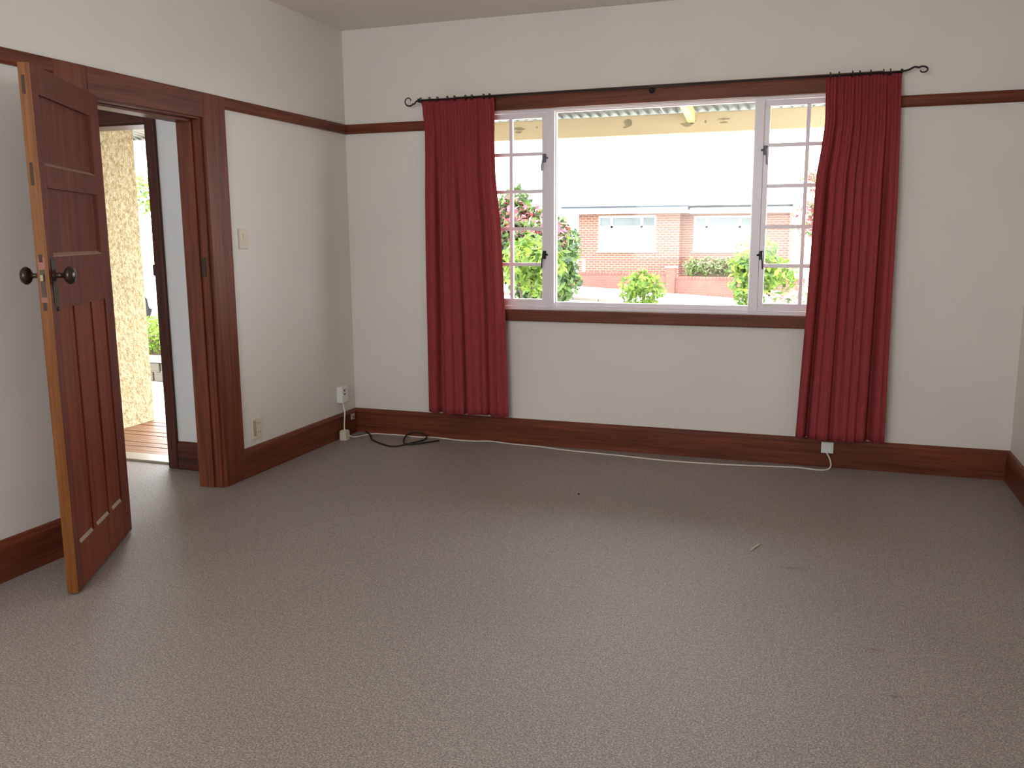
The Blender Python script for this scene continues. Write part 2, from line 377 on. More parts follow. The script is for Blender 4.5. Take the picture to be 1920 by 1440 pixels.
# ------------------------------------------------------------------ the open door (local: x along the door from hinge, y out of the visible face, z up)
_d = Vector((0.4674, -0.8841, 0)); DROT = math.atan2(_d.y, _d.x)
DW, DTK, DH, DB = 0.762, 0.040, 1.967, 0.008
dr = thing('door_1', (0.050, -2.233, DB), 'red-brown panelled wooden door standing open on the left', 'door', kind=ST, rotz=DROT)
def dbox(name, lst, m, par=dr, bevel=0.0):
    return boxes(name, lst, m, par, bevel, world=False)
# local y: visible face at y=0, door body to y=-DTK (away from the camera side)
SL0, SL1 = 0.115, 0.700                          # hinge stile / free stile inner edges
dbox('stile', [(0, SL0, -DTK, 0, 0, DH)], M['door_face'], bevel=0.002)
dbox('stile', [(SL1, DW - 0.0015, -DTK, 0, 0, DH)], M['door_face'], bevel=0.002)
ze = dbox('edge_face', [(DW - 0.0015, DW + 0.001, -DTK, 0, 0, DH)], M['door_edge']); ze['label'] = 'pale orange bare door edge'
P1T, P1B, P2T, P2B, LRB, BRT = 1.868, 1.622, 1.540, 1.292, 1.095, 0.178
dbox('top_rail', [(SL0, SL1, -DTK, -0.0005, P1T, DH)], M['door_face'], bevel=0.001)
dbox('mid_rail', [(SL0, SL1, -DTK, -0.0005, P2T, P1B)], M['door_face'], bevel=0.001)
dbox('lock_rail', [(SL0, SL1, -DTK, -0.0005, LRB, P2B)], M['door_face'], bevel=0.001)
dbox('bottom_rail', [(SL0, SL1, -DTK, -0.0005, 0, BRT)], M['door_lower'], bevel=0.001)
MU = [(0.270, 0.305), (0.485, 0.520)]            # two narrow mullions between three lower panels
for a, c in MU: dbox('door_mullion', [(a, c, -DTK, -0.0008, BRT, LRB)], M['door_lower'], bevel=0.001)
dbox('panel', [(SL0, SL1, -0.026, -0.014, P1B, P1T)], M['door_face'])
dbox('panel', [(SL0, SL1, -0.026, -0.014, P2B, P2T)], M['door_face'])
cells = [(SL0, MU[0][0]), (MU[0][1], MU[1][0]), (MU[1][1], SL1)]
for a, c in cells: dbox('panel', [(a, c, -0.026, -0.007, BRT, LRB)], M['door_lower'])
def bevel_strip(x0, x1, z, h, m):                # chamfered lower edge of a sunk panel, top face sloping forward
    bm = bmesh.new(); prism(bm, [(-0.016, z - 0.002), (0.0, z - 0.002), (-0.001, z + 0.001), (-0.013, z + h), (-0.016, z + h)], 0, x0, x1)
    return obj('panel_bevel', bm, m, dr, world=False)
M['bevel_light'] = mat('highlight_varnish_bevel', (0.30, 0.17, 0.13), 0.42)  # highlight along the upper panel ledges, put into a lighter colour
M['bevel_pale'] = mat('highlight_pale_bevel', (0.34, 0.25, 0.19), 0.5)  # lower chamfer highlights painted as a paler colour
bevel_strip(SL0, SL1, P1B, 0.010, M['bevel_light']); bevel_strip(SL0, SL1, P2B, 0.012, M['bevel_light'])
for a, c in cells: bevel_strip(a + 0.012, c - 0.012, BRT, 0.022, M['bevel_pale'])
for z0, z1 in ((P1B, P1T), (P2B, P2T)):           # side beads of the upper panels
    bm = bmesh.new(); prism(bm, [(SL0, -0.016), (SL0 + 0.016, -0.016), (SL0 + 0.016, -0.013), (SL0 + 0.003, -0.001), (SL0, -0.001)], 2, z0, z1)
    obj('panel_bead', bm, M['door_face'], dr, world=False)
    bm = bmesh.new(); prism(bm, [(SL1, -0.016), (SL1, -0.001), (SL1 - 0.003, -0.001), (SL1 - 0.012, -0.013), (SL1 - 0.012, -0.016)], 2, z0, z1)
    obj('panel_bead', bm, M['door_face'], dr, world=False)
# through tenons and lock on the bare edge
def edge_piece(name, y0, y1, z0, z1, m, h=0.0018):
    return dbox(name, [(DW, DW + h, y0, y1, z0, z1)], m)
edge_piece('tenon', -0.031, -0.020, 1.86, 1.925, M['door_tenon'])
edge_piece('tenon', -0.031, -0.020, 1.545, 1.625, M['door_tenon'])
edge_piece('tenon', -0.029, -0.017, 1.272, 1.300, M['door_tenon'])
edge_piece('tenon', -0.029, -0.017, 1.095, 1.125, M['door_tenon'])
edge_piece('lock_surround', -0.033, -0.011, 1.125, 1.290, M['lock_red'], 0.0015)
lk = edge_piece('lock_plate', -0.031, -0.013, 1.145, 1.245, M['lock_dark'], 0.003)
bm = bmesh.new(); box(bm, DW + 0.002, DW + 0.012, -0.029, -0.016, 1.203, 1.228); obj('latch_bolt', bm, M['lock_metal'], lk, world=False, bevel=0.002)
def knob(side):
    y0 = 0.0 if side > 0 else -DTK
    T = Matrix.Translation((0.712, y0, 1.222)) @ Matrix.Rotation(-side * PI / 2, 4, 'X')
    bm = bmesh.new(); lathe(bm, [(0.0, 0.0), (0.024, 0.0), (0.022, 0.006), (0.010, 0.010), (0.009, 0.032), (0.016, 0.038), (0.027, 0.044), (0.033, 0.053), (0.033, 0.060), (0.026, 0.070), (0.012, 0.075), (0.0, 0.076)], 22, T)
    return obj('door_knob', bm, M['bronze'], dr, world=False, smooth=True)
knob(1); knob(-1)
pl = dbox('escutcheon', [(0.690, 0.734, 0, 0.003, 1.115, 1.285)], M['bronze'], bevel=0.001)
dbox('keyhole', [(0.708, 0.716, 0.003, 0.0036, 1.150, 1.172)], M['dark'], pl)
bm = bmesh.new(); tube(bm, [(0.704, 0, 1.098), (0.704, 0.006, 1.098)], 0.009, 10); obj('screw_hole', bm, M['dark'], dr, world=False)
for z in (0.22, 1.70):
    bm = bmesh.new(); tube(bm, [(0.004, -DTK - 0.005, z), (0.004, -DTK - 0.005, z + 0.09)], 0.006, 10); obj('hinge', bm, M['bronze'], dr, world=False)

# ------------------------------------------------------------------ the window
wi = thing('window_1', (2.07, 0, OZ0), 'wide white casement window with fixed middle pane', 'window', kind=ST)
FY0, FY1 = 0.022, 0.095
MLa, MLb, MRa, MRb = 1.405, 1.458, 2.664, 2.716     # mullions
boxes('frame_head', [(OX0, OX1, FY0, FY1, 2.124, OZ1)], M['white_paint'], wi, 0.003)
boxes('frame_foot', [(OX0, OX1, FY0, FY1, OZ0, 0.912)], M['white_paint'], wi, 0.003)
boxes('frame_jamb', [(OX0, OX0 + 0.03, FY0, FY1, 0.912, 2.124)], M['white_paint'], wi, 0.003)
boxes('frame_jamb', [(OX1 - 0.03, OX1, FY0, FY1, 0.912, 2.124)], M['white_paint'], wi, 0.003)
boxes('mullion', [(MLa, MLb, FY0 - 0.006, FY1, 0.905, 2.126)], M['white_paint'], wi, 0.003)
boxes('mullion', [(MRa, MRb, FY0 - 0.006, FY1, 0.905, 2.126)], M['white_paint'], wi, 0.003)
# fixed middle light
boxes('glazing_bead', [(MLb, MRa, 0.045, 0.075, 0.912, 0.940), (MLb, MRa, 0.045, 0.075, 2.117, 2.124),
                       (MLb, MLb + 0.006, 0.045, 0.075, 0.940, 2.117), (MRa - 0.006, MRa, 0.045, 0.075, 0.940, 2.117)], M['white_paint'], wi, 0.002)
boxes('middle_pane', [(MLb + 0.004, MRa - 0.004, 0.058, 0.062, 0.932, 2.120)], M['glass'], wi)
boxes('frame_groove', [(MLb, MRa, FY0 - 0.004, FY0, 2.129, 2.135), (MLb, MRa, FY0 - 0.004, FY0, 0.893, 0.901)], M['white_paint'], wi, 0.001)
ROWS = [0.957, 1.179, 1.405, 1.639, 1.870, 2.087]
def sash(x0, x1, xm, latch_x, side):
    s = boxes('sash', [(x0, x1, 0.028, 0.066, 2.087, 2.120), (x0, x1, 0.028, 0.066, 0.914, 0.957),
                       (x0, x0 + 0.030, 0.028, 0.066, 0.957, 2.087), (x1 - 0.030, x1, 0.028, 0.066, 0.957, 2.087)], M['white_paint'], wi, 0.002)
    for z in ROWS[1:-1]: boxes('muntin', [(x0 + 0.03, x1 - 0.03, 0.034, 0.060, z - 0.011, z + 0.011)], M['white_paint'], s, 0.003)
    boxes('muntin', [(xm - 0.011, xm + 0.011, 0.033, 0.061, 0.957, 2.087)], M['white_paint'], s, 0.003)
    for k in range(5):
        for a, c in ((x0 + 0.028, xm - 0.009), (xm + 0.009, x1 - 0.028)):
            boxes('pane', [(a, c, 0.046, 0.049, ROWS[k] + (0.009 if k else -0.002), ROWS[k + 1] - (0.009 if k < 4 else -0.002))], M['glass'], s)
    for z in (1.245, 1.845):                       # casement fasteners
        f = boxes('fastener', [(latch_x - 0.011, latch_x + 0.011, 0.010, 0.028, z - 0.030, z + 0.022)], M['black_iron'] if z < 1.5 else M['grey_iron'], s, 0.004)
        bm = bmesh.new()
        tube(bm, spline([(latch_x, 0.006, z + 0.015), (latch_x - side * 0.002, -0.002, z - 0.005), (latch_x - side * 0.008, -0.006, z - 0.040), (latch_x - side * 0.010, -0.006, z - 0.085)], 4), [0.0075] * 5 + [0.0048] * 7 + [0.0036], 8)
        tube(bm, [(latch_x, 0.010, z), (latch_x + side * 0.026, 0.010, z - 0.004)], 0.006, 8)
        obj('fastener_handle', bm, M['black_iron'] if z < 1.5 else M['grey_iron'], s, smooth=True)
    return s
sash(0.938, MLa, 1.166, 1.392, 1)
sash(MRb, 3.202, 2.956, 2.729, -1)
boxes('sill', [(OX0 - 0.11, OX1 + 0.11, -0.034, 0.022, 0.818, 0.890)], M['wood_x'], wi, 0.006)
boxes('head_architrave', [(OX0 - 0.095, OX1 + 0.095, -0.022, 0.0, OZ1, 2.236)], M['wood_x'], wi, 0.004)
boxes('side_architrave', [(OX0 - 0.095, OX0, -0.022, 0.0, 0.890, OZ1)], M['wood_z'], wi, 0.004)
boxes('side_architrave', [(OX1, OX1 + 0.095, -0.022, 0.0, 0.890, OZ1)], M['wood_z'], wi, 0.004)
st = boxes('paper_sticker', [(2.752, 2.80, 0.0265, 0.028, 0.944, 0.952)], M['cream_plastic'], wi); st['label'] = 'small cream sticker on the right sash'

# windows out of frame, the hall one added for light: frames and glass only
w2 = thing('window_2', (1.65, RY, RZ0), 'white-framed window in the wall behind the camera', 'window', kind=ST)
boxes('frame', [(RX0, RX1, RY - 0.09, RY - 0.02, RZ1 - 0.05, RZ1), (RX0, RX1, RY - 0.09, RY - 0.02, RZ0, RZ0 + 0.05),
                (RX0, RX0 + 0.05, RY - 0.09, RY - 0.02, RZ0 + 0.05, RZ1 - 0.05), (RX1 - 0.05, RX1, RY - 0.09, RY - 0.02, RZ0 + 0.05, RZ1 - 0.05)], M['white_paint'], w2, 0.003)
boxes('pane', [(RX0 + 0.045, RX1 - 0.045, RY - 0.06, RY - 0.056, RZ0 + 0.045, RZ1 - 0.045)], M['glass'], w2)
w3 = thing('added_hall_window', (-1.05, RY, 0.75), 'unseen window added at the hall end to brighten the hall', 'window', kind=ST)
boxes('frame', [(-1.65, -0.45, RY - 0.09, RY - 0.02, 2.20, 2.25), (-1.65, -0.45, RY - 0.09, RY - 0.02, 0.75, 0.80),
                (-1.65, -1.60, RY - 0.09, RY - 0.02, 0.80, 2.20), (-0.50, -0.45, RY - 0.09, RY - 0.02, 0.80, 2.20)], M['white_paint'], w3, 0.003)
boxes('pane', [(-1.605, -0.495, RY - 0.06, RY - 0.056, 0.795, 2.205)], M['glass'], w3)

# ------------------------------------------------------------------ curtain rod
ROY, ROZ = -0.085, 2.2165
cr = thing('curtain_rod', (2.0, -0.02, ROZ), 'thin black iron curtain rod with scrolled ends above the window', 'curtain rod')
bm = bmesh.new(); tube(bm, [(0.585, ROY, ROZ), (3.42, ROY, ROZ - 0.002)], 0.0058, 10); obj('pole', bm, M['black_iron'], cr, smooth=True)
def scroll(x, sgn, big, r0):
    """flattened spiral finial leaving the rod end"""
    pts = []
    if sgn < 0: base = [(x, 0), (x - 0.018, -0.004), (x - 0.035, -0.020)]
    else: base = [(x, 0), (x + 0.03, 0.004), (x + 0.060, 0.018)]
    cx, cz = (x - 0.072, 0.000) if sgn < 0 else (x + 0.102, 0.000)
    n = 26; turns = 1.45
    for k in range(n):
        t = k / (n - 1)
        a0 = -0.62 if sgn < 0 else 2.35
        dirn = -1
        a = a0 + dirn * 2 * PI * turns * t * 0.62
        r = r0 * (1 - 0.62 * t)
        pts.append((cx + r * big * math.cos(a), cz + r * math.sin(a)))
    allp = [(p[0], ROY, ROZ + p[1]) for p in base] + [(p[0], ROY, ROZ + p[1]) for p in pts]
    bm = bmesh.new(); q = spline(allp, 3); tube(bm, q, [0.0055 - 0.0025 * k / (len(q) - 1) for k in range(len(q))], 8)
    lathe(bm, [(0.0, 0), (0.012, 0.001), (0.013, 0.012), (0.0, 0.016)], 12, Matrix.Translation((x - 0.008, ROY, ROZ)) @ Matrix.Rotation(PI / 2, 4, 'Y'))
    obj('finial', bm, M['black_iron'], cr, smooth=True)
scroll(0.588, -1, 1.05, 0.034); scroll(3.42, 1, 1.5, 0.020)
for x in (0.70, 2.07, 3.36):
    bm = bmesh.new(); tube(bm, [(x, 0.0, ROZ - 0.012), (x, ROY + 0.01, ROZ - 0.012)], 0.006, 8)
    lathe(bm, [(0.0, 0), (0.018, 0), (0.018, 0.005), (0.0, 0.006)], 12, Matrix.Translation((x, -0.0005 if x != 2.07 else -0.022, ROZ - 0.012)) @ Matrix.Rotation(PI / 2, 4, 'X'))
    obj('bracket', bm, M['black_iron'], cr, smooth=True)

# ------------------------------------------------------------------ curtains
def curtain(label, left, right, hem, folds, seed, ringx):
    """left/right: [(z, x)] outlines; folds: fold centres with depth, in 0..1 across"""
    rnd = random.Random(seed)
    xt = (left[0][1] + right[0][1]) / 2
    c = thing('curtain', (xt, ROY, hem), label, 'curtain')
    def at(tab, z):
        for (z0, x0), (z1, x1) in zip(tab, tab[1:]):
            if z0 >= z >= z1:
                t = (z0 - z) / (z0 - z1); return x0 + (x1 - x0) * t
        return tab[-1][1] if z < tab[-1][0] else tab[0][1]
    NU, NV = 220, 46; ztop = ROZ + 0.004
    ph = rnd.uniform(0, 6)
    bm = bmesh.new(); grid = []
    for i in range(NV + 1):
        t = i / NV; row = []
        for j in range(NU + 1):
            u = j / NU
            tight = 0.5 + 0.5 * math.cos(2 * PI * 21 * u + ph)
            g = 0.85 + 0.10 * math.sin(2 * PI * 3.2 * u + seed)
            for (c0, w, dpt) in folds:            # valleys between broad panels of cloth
                g -= dpt * math.exp(-abs((u - c0 - 0.010 * math.sin(3 * t + c0 * 9)) / w) ** 2.4)
            g = max(0.0, g)
            fade = min(1, t / 0.35); fade = fade * fade * (3 - 2 * fade)
            y = -0.008 - 0.012 * tight * (1 - 0.55 * fade - 0.25 * t) - g * (0.30 + 0.70 * fade) * (0.050 + 0.022 * t)
            zz = ztop - (ztop - hem) * t
            zh = zz
            lx, rx = at(left, zz), at(right, zz)
            x = lx + (rx - lx) * u + 0.003 * math.sin(2 * PI * 9 * u + 2 * t) * fade
            if t > 0.97: zh += 0.004 * math.sin(7 * u + seed)
            yy = y - 0.052 + 0.012 * (1 - fade)
            if i == 0: yy = yy * 0.4 + ROY * 0.6 - 0.004
            row.append(bm.verts.new((x, yy, zh)))
        grid.append(row)
    for i in range(NV):
        for j in range(NU):
            bm.faces.new((grid[i][j], grid[i + 1][j], grid[i + 1][j + 1], grid[i][j + 1]))
    o = obj('cloth', bm, M['cloth'], c, smooth=True)
    s = o.modifiers.new('thick', 'SOLIDIFY'); s.thickness = 0.002; s.offset = 0
    for x in ringx:
        bm = bmesh.new()
        n = 14
        ring = [(x + 0.0015 * math.sin(k), ROY + 0.0125 * math.cos(2 * PI * k / n), ROZ + 0.001 + 0.0145 * math.sin(2 * PI * k / n)) for k in range(n + 1)]
        tube(bm, ring, 0.0032, 6, caps=False); obj('curtain_ring', bm, M['black_iron'], c, smooth=True)
    return c
FL = [(0.0, 0.05, 0.35), (0.165, 0.035, 0.85), (0.24, 0.016, 0.30), (0.35, 0.014, 0.14), (0.48, 0.026, 0.60), (0.60, 0.016, 0.14), (0.69, 0.014, 0.15), (0.775, 0.022, 0.50), (0.88, 0.018, 0.20), (1.0, 0.04, 0.30)]
curtain('red curtain hanging left of the window, long to the baseboard',
        [(2.3, 0.592), (2.13, 0.604), (2.05, 0.616), (1.85, 0.618), (1.17, 0.612), (0.21, 0.613)],
        [(2.3, 1.092), (1.95, 1.093), (1.73, 1.103), (1.44, 1.135), (0.83, 1.163), (0.2, 1.181)],
        0.195, FL, 3, [0.60 + 0.06 * k + 0.012 * math.sin(3 * k) for k in range(9)])
FR = [(0.0, 0.03, 0.30), (0.14, 0.030, 0.80), (0.25, 0.014, 0.12), (0.40, 0.022, 0.38), (0.50, 0.013, 0.15), (0.585, 0.014, 0.14), (0.68, 0.016, 0.13), (0.835, 0.034, 0.85), (1.0, 0.04, 0.25)]
curtain('red curtain hanging right of the window above the phone socket',
        [(2.3, 3.036), (1.97, 3.046), (1.83, 3.032), (1.68, 3.012), (1.42, 3.006), (1.0, 2.996), (0.18, 2.968)],
        [(2.3, 3.418), (1.9, 3.430), (1.47, 3.438), (1.04, 3.440), (0.19, 3.450)],
        0.186, FR, 8, [3.06 + 0.052 * k + 0.010 * math.sin(4 * k) for k in range(7)])

# ------------------------------------------------------------------ wall fittings
sw = thing('light_switch', (0, -1.19, 1.354), 'cream light switch on left wall beside the doorway', 'switch')
boxes('plate', [(0, 0.010, -1.228, -1.152, 1.298, 1.412)], M['cream_plastic'], sw, 0.003)
boxes('rocker', [(0.010, 0.015, -1.200, -1.180, 1.355, 1.385)], M['cream_plastic'], sw, 0.002)
for z in (1.316, 1.398):
    bm = bmesh.new(); tube(bm, [(0.0095, -1.19, z), (0.0112, -1.19, z)], 0.004, 8); obj('screw', bm, M['white_plastic'], sw)
so = thing('power_socket', (0, -1.17, 0.27), 'cream double power socket low on left wall near the doorway', 'socket')
boxes('plate', [(0, 0.012, -1.212, -1.128, 0.205, 0.335)], M['cream_plastic'], so, 0.004)
boxes('switch', [(0.012, 0.018, -1.205, -1.188, 0.225, 0.315)], M['brown_plastic'], so, 0.002)
boxes('socket_face', [(0.012, 0.016, -1.180, -1.134, 0.215, 0.325)], M['cream_plastic'], so, 0.003)
for z in (0.238, 0.292):
    for dy in (-0.010, 0.010): boxes('slot', [(0.016, 0.0166, -1.157 + dy - 0.0018, -1.157 + dy + 0.0018, z, z + 0.010)], M['dark'], so)
ad = thing('wall_adapter', (0, -0.205, 0.30), 'small white wall box above the cord near the room corner', 'adapter')
boxes('case', [(0.0, 0.046, -0.250, -0.170, 0.245, 0.355)], M['white_plastic'], ad, 0.006)
for z in (0.325, 0.300): boxes('socket_hole', [(0.0455, 0.0475, -0.228, -0.214, z, z + 0.012)], M['dark'], ad)
jk = thing('aerial_socket', (BT, -0.087, 0.122), 'small beige aerial socket on left baseboard by the corner', 'socket')
boxes('plate', [(BT, BT + 0.012, -0.108, -0.066, 0.103, 0.143)], M['brown_plastic'], jk, 0.003)
bm = bmesh.new(); tube(bm, [(BT + 0.01, -0.087, 0.122), (BT + 0.022, -0.087, 0.122)], 0.007, 10); obj('plug_pin', bm, M['lock_metal'], jk)
bk = thing('junction_block', (0.066, -0.272, 0), 'white plug block standing on carpet below the wall box', 'junction box')
boxes('body', [(0.040, 0.090, -0.302, -0.246, 0.0, 0.062)], M['cream_plastic'], bk, 0.005)
boxes('lid', [(0.044, 0.086, -0.298, -0.250, 0.062, 0.068)], M['cream_plastic'], bk, 0.002)
bm = bmesh.new()
tube(bm, spline([(0.030, -0.215, 0.247), (0.034, -0.222, 0.215), (0.052, -0.240, 0.190), (0.062, -0.262, 0.140), (0.064, -0.272, 0.100), (0.065, -0.273, 0.068)], 6), 0.0042, 8)
obj('power_cord', bm, M['white_plastic'], ad, smooth=True)['label'] = 'short white cord hanging from the box'
ph = thing('phone_socket', (3.150, -BT, 0.122), 'white square phone socket on baseboard under the right curtain', 'socket')
boxes('plate', [(3.118, 3.186, -BT - 0.014, -BT, 0.088, 0.154)], M['white_plastic'], ph, 0.003)
boxes('jack', [(3.140, 3.156, -BT - 0.020, -BT - 0.014, 0.090, 0.104)], M['white_plastic'], ph, 0.001)
bm = bmesh.new()
pts = [(0.088, -0.262, 0.030), (0.105, -0.215, 0.010), (0.135, -0.13, 0.005), (0.17, -0.065, 0.005), (0.27, -0.052, 0.005), (0.39, -0.050, 0.005), (0.52, -0.066, 0.005),
       (0.62, -0.040, 0.005), (0.80, -0.062, 0.005), (0.93, -0.058, 0.005), (1.03, -0.030, 0.005), (1.20, -0.060, 0.005), (1.38, -0.070, 0.005), (1.57, -0.11, 0.005),
       (1.89, -0.138, 0.005), (2.23, -0.175, 0.005), (2.55, -0.165, 0.005), (2.83, -0.122, 0.005), (3.00, -0.10, 0.005), (3.09, -0.118, 0.005),
       (3.152, -0.105, 0.006), (3.176, -0.070, 0.022), (3.168, -0.052, 0.060), (3.150, -0.043, 0.092)]
tube(bm, spline(pts, 6), 0.0042, 6)
tag(obj('phone_cable', bm, M['cable_white'], smooth=True), 'thin white cable running along the baseboard under the window', 'cable')
bm = bmesh.new()
pts = [(0.10, -0.045, 0.012), (0.17, -0.11, 0.006), (0.26, -0.24, 0.006), (0.40, -0.34, 0.006), (0.49, -0.36, 0.007), (0.57, -0.24, 0.012), (0.60, -0.14, 0.012),
       (0.565, -0.05, 0.02), (0.48, -0.036, 0.03), (0.44, -0.07, 0.02), (0.46, -0.17, 0.012), (0.52, -0.28, 0.010), (0.60, -0.26, 0.010), (0.70, -0.13, 0.008)]
tube(bm, spline(pts, 6), 0.0055, 8)
tag(obj('black_cable', bm, M['cable_black'], smooth=True), 'loose black cable looped on carpet left of the left curtain', 'cable')
# bits on the carpet
bm = bmesh.new(); tube(bm, spline([(2.835, -1.60, 0.003), (2.85, -1.55, 0.004), (2.868, -1.50, 0.003)], 4), [0.002, 0.004, 0.005, 0.004, 0.003, 0.003, 0.004, 0.003, 0.002], 6)
tag(obj('thread_scrap', bm, M['lint']), 'pale scrap of thread on the carpet at right', 'scrap')
bm = bmesh.new(); bmesh.ops.create_icosphere(bm, subdivisions=1, radius=0.006, matrix=Matrix.Translation((1.905, -1.02, 0.005)) @ Matrix.Diagonal((1, 1.2, 0.7, 1)))
tag(obj('crumb', bm, M['crumb']), 'tiny dark crumb on the carpet below the window middle', 'crumb')

# ------------------------------------------------------------------ porch and veranda
dk = thing('deck', (0, 0, -0.14), 'reddish timber deck outside the front door', 'deck', kind=ST)
nb = 0
y = HY + 0.205
meB = None
while y < 1.75:
    x0, x1 = -1.86, (-0.13 if y < TH else 4.8)
    bm = bmesh.new(); box(bm, x0, x1, y, y + 0.088, -0.085, -0.060 + 0.001 * (nb % 3)); obj('deck_board', bm, M['deck'], dk, bevel=0.003); y += 0.095; nb += 1
boxes('bearer', [(x, x + 0.09, (HY + 0.2 if x < -0.3 else TH + 0.02), 1.75, -0.45, -0.085) for x in (-1.7, -0.9, 1.2, 3.0, 4.6)], M['deck'], dk)
# lower run of the same deck beyond the porch pier
bm = bmesh.new()
tag(boxes('wall_porch', [(-2.06, -1.87, HY + 0.17, 0.107, -0.55, 2.46)], M['roughcast']), 'cream roughcast porch wall seen through the front door', 'wall', kind=ST)
ver = thing('veranda_roof', (2.0, 1.62, 2.1), 'corrugated veranda roof on a peeling cream beam outside the window', 'roof', kind=ST)
BY0, BY1, BZ0, BZ1 = 1.55, 1.62, 2.122, 2.270
boxes('beam', [(-5.0, 5.0, BY0, BY1, BZ0, BZ1)], M['beam_paint'], ver, 0.004)
def roof_z(y): return 2.292 + 0.135 * (1.58 - y)
def sheet(x0, x1, y0, y1):
    bm = bmesh.new(); n = int((x1 - x0) / 0.076 * 8); rows = []
    for yy in (y0, y1):
        rows.append([bm.verts.new((x0 + (x1 - x0) * k / n, yy, roof_z(yy) + 0.011 * math.cos(2 * PI * (k / 8)))) for k in range(n + 1)])
    for k in range(n): bm.faces.new((rows[0][k], rows[0][k + 1], rows[1][k + 1], rows[1][k]))
    o = obj('corrugated_sheet', bm, M['zinc'], ver, smooth=True)
    s = o.modifiers.new('t', 'SOLIDIFY'); s.thickness = 0.0015
    return o
for x in (-0.12, 0.868, 1.856, 2.844, 3.832): sheet(x, x + 0.988, TH, 1.78)
for x in (-4.984, -4.072, -3.084): sheet(x, x + 0.988, 0.26, 1.78)
for x in (-2.10, -1.108): sheet(x, x + 0.988, HY + 0.18, 1.78)
for x in (-4.2, -1.2, 0.2, 2.06, 3.9):
    y0 = TH if x > -0.2 else (HY + 0.18 if x > -2 else 0.26)
    bm = bmesh.new(); prism(bm, [(y0, roof_z(y0) - 0.078), (1.56, roof_z(1.56) - 0.100), (1.56, roof_z(1.56) - 0.016), (y0, roof_z(y0) - 0.016)], 0, x, x + 0.05)
    obj('rafter', bm, M['rafter_paint'], ver)
for x in (-4.9, 4.8): boxes('post', [(x, x + 0.1, BY0 - 0.01, BY1 + 0.02, -0.55, BZ0)], M['beam_paint'], ver, 0.004)
rp = random.Random(5)
for (cx, cz, sx, sz) in ((1.598, 2.215, 0.034, 0.030), (1.575, 2.185, 0.020, 0.008), (2.05, 2.188, 0.055, 0.020), (2.095, 2.205, 0.020, 0.022), (2.19, 2.20, 0.010, 0.015),
                         (2.325, 2.212, 0.050, 0.008), (2.33, 2.188, 0.035, 0.008), (0.705, 2.210, 0.055, 0.014), (0.70, 2.185, 0.040, 0.010), (0.86, 2.215, 0.009, 0.009)):
    n = 11; poly = []
    for k in range(n):
        a = 2 * PI * k / n; r = rp.uniform(0.65, 1.1); poly.append((cx + sx * r * math.cos(a), cz + sz * r * math.sin(a)))
    bm = bmesh.new(); prism(bm, [(p[0], p[1]) for p in poly], 1, BY0 - 0.002, BY0 + 0.001)
    obj('peeled_patch', bm, M['bare_patch'], ver)

# ------------------------------------------------------------------ garden and street
def fz(x): return -0.40 - 0.0605 * (x + 5.82)      # street level along the far fence
def gz(x, y):
    g0 = -0.55
    if y <= 7: return g0
    if y >= 24: return fz(max(-25, min(18, x)))
    t = (y - 7) / 17; t = t * t * (3 - 2 * t)
    return g0 + (fz(max(-25, min(18, x))) - g0) * t
bm = bmesh.new(); xs = [-60 + 2.5 * k for k in range(45)]; ys = [0.16, 2, 4, 7, 9, 11, 13, 15, 17, 19, 21, 23, 24, 26, 32, 45, 90]
G = [[bm.verts.new((x, yy, gz(x, yy))) for x in xs] for yy in ys]
for a, c in zip(G, G[1:]):
    for k in range(len(xs) - 1): bm.faces.new((a[k], a[k + 1], c[k + 1], c[k]))
tag(obj('ground', bm, M['concrete'], smooth=True), 'bright pale driveway and street surface outside', 'ground', kind=ST)
# kerb across the street view
bm = bmesh.new()
for k in range(24):
    xa, xb = -9 + k * 0.75, -9 + (k + 1) * 0.75 - 0.02
    ya = 19.6
    vs = box(bm, xa, xb, ya, ya + 0.15, 0, 0.10)
    for v in vs: v.co.z += gz(v.co.x, ya) - 0.02
tag(obj('kerb', bm, M['cap_stone']), 'thin grey kerb line crossing the bright street', 'kerb')

def foliage_mesh(name, blobs, n, size, mats, wts, parent, seed, flat=0.0):
    rnd = random.Random(seed); verts = []; faces = []; mi = []
    vol = [b[3] * b[4] * b[5] for b in blobs]; tot = sum(vol)
    loc = root_loc(parent).location
    for b, v in zip(blobs, vol):
        for _ in range(int(n * v / tot) + 1):
            d = Vector((rnd.gauss(0, 1), rnd.gauss(0, 1), rnd.gauss(0, 1))).normalized()
            r = rnd.random() ** 0.38
            p = Vector((b[0] + d.x * r * b[3], b[1] + d.y * r * b[4], b[2] + d.z * r * b[5])) - Vector(loc)
            nv = (d + Vector((rnd.gauss(0, .6), rnd.gauss(0, .6), rnd.gauss(0.35, .6)))).normalized()
            t = nv.cross(Vector((rnd.gauss(0, 1), rnd.gauss(0, 1), rnd.gauss(0, 1)))).normalized(); w = nv.cross(t)
            s = size * rnd.uniform(0.6, 1.35); k = len(verts)
            verts += [p - t * s, p + w * s * 0.42 + nv * s * 0.12, p + t * s, p - w * s * 0.42 + nv * s * 0.12]
            faces.append((k, k + 1, k + 2, k + 3))
            q = rnd.random(); a = 0
            while a < len(wts) - 1 and q > wts[a]: q -= wts[a]; a += 1
            mi.append(a)
    me = bpy.data.meshes.new(name); me.from_pydata([tuple(v) for v in verts], [], faces)
    for m_ in mats: me.materials.append(m_)
    me.polygons.foreach_set('material_index', mi); me.update()
    o = bpy.data.objects.new(name, me); COL.objects.link(o); o.parent = parent; o['kind'] = 'stuff'
    return o
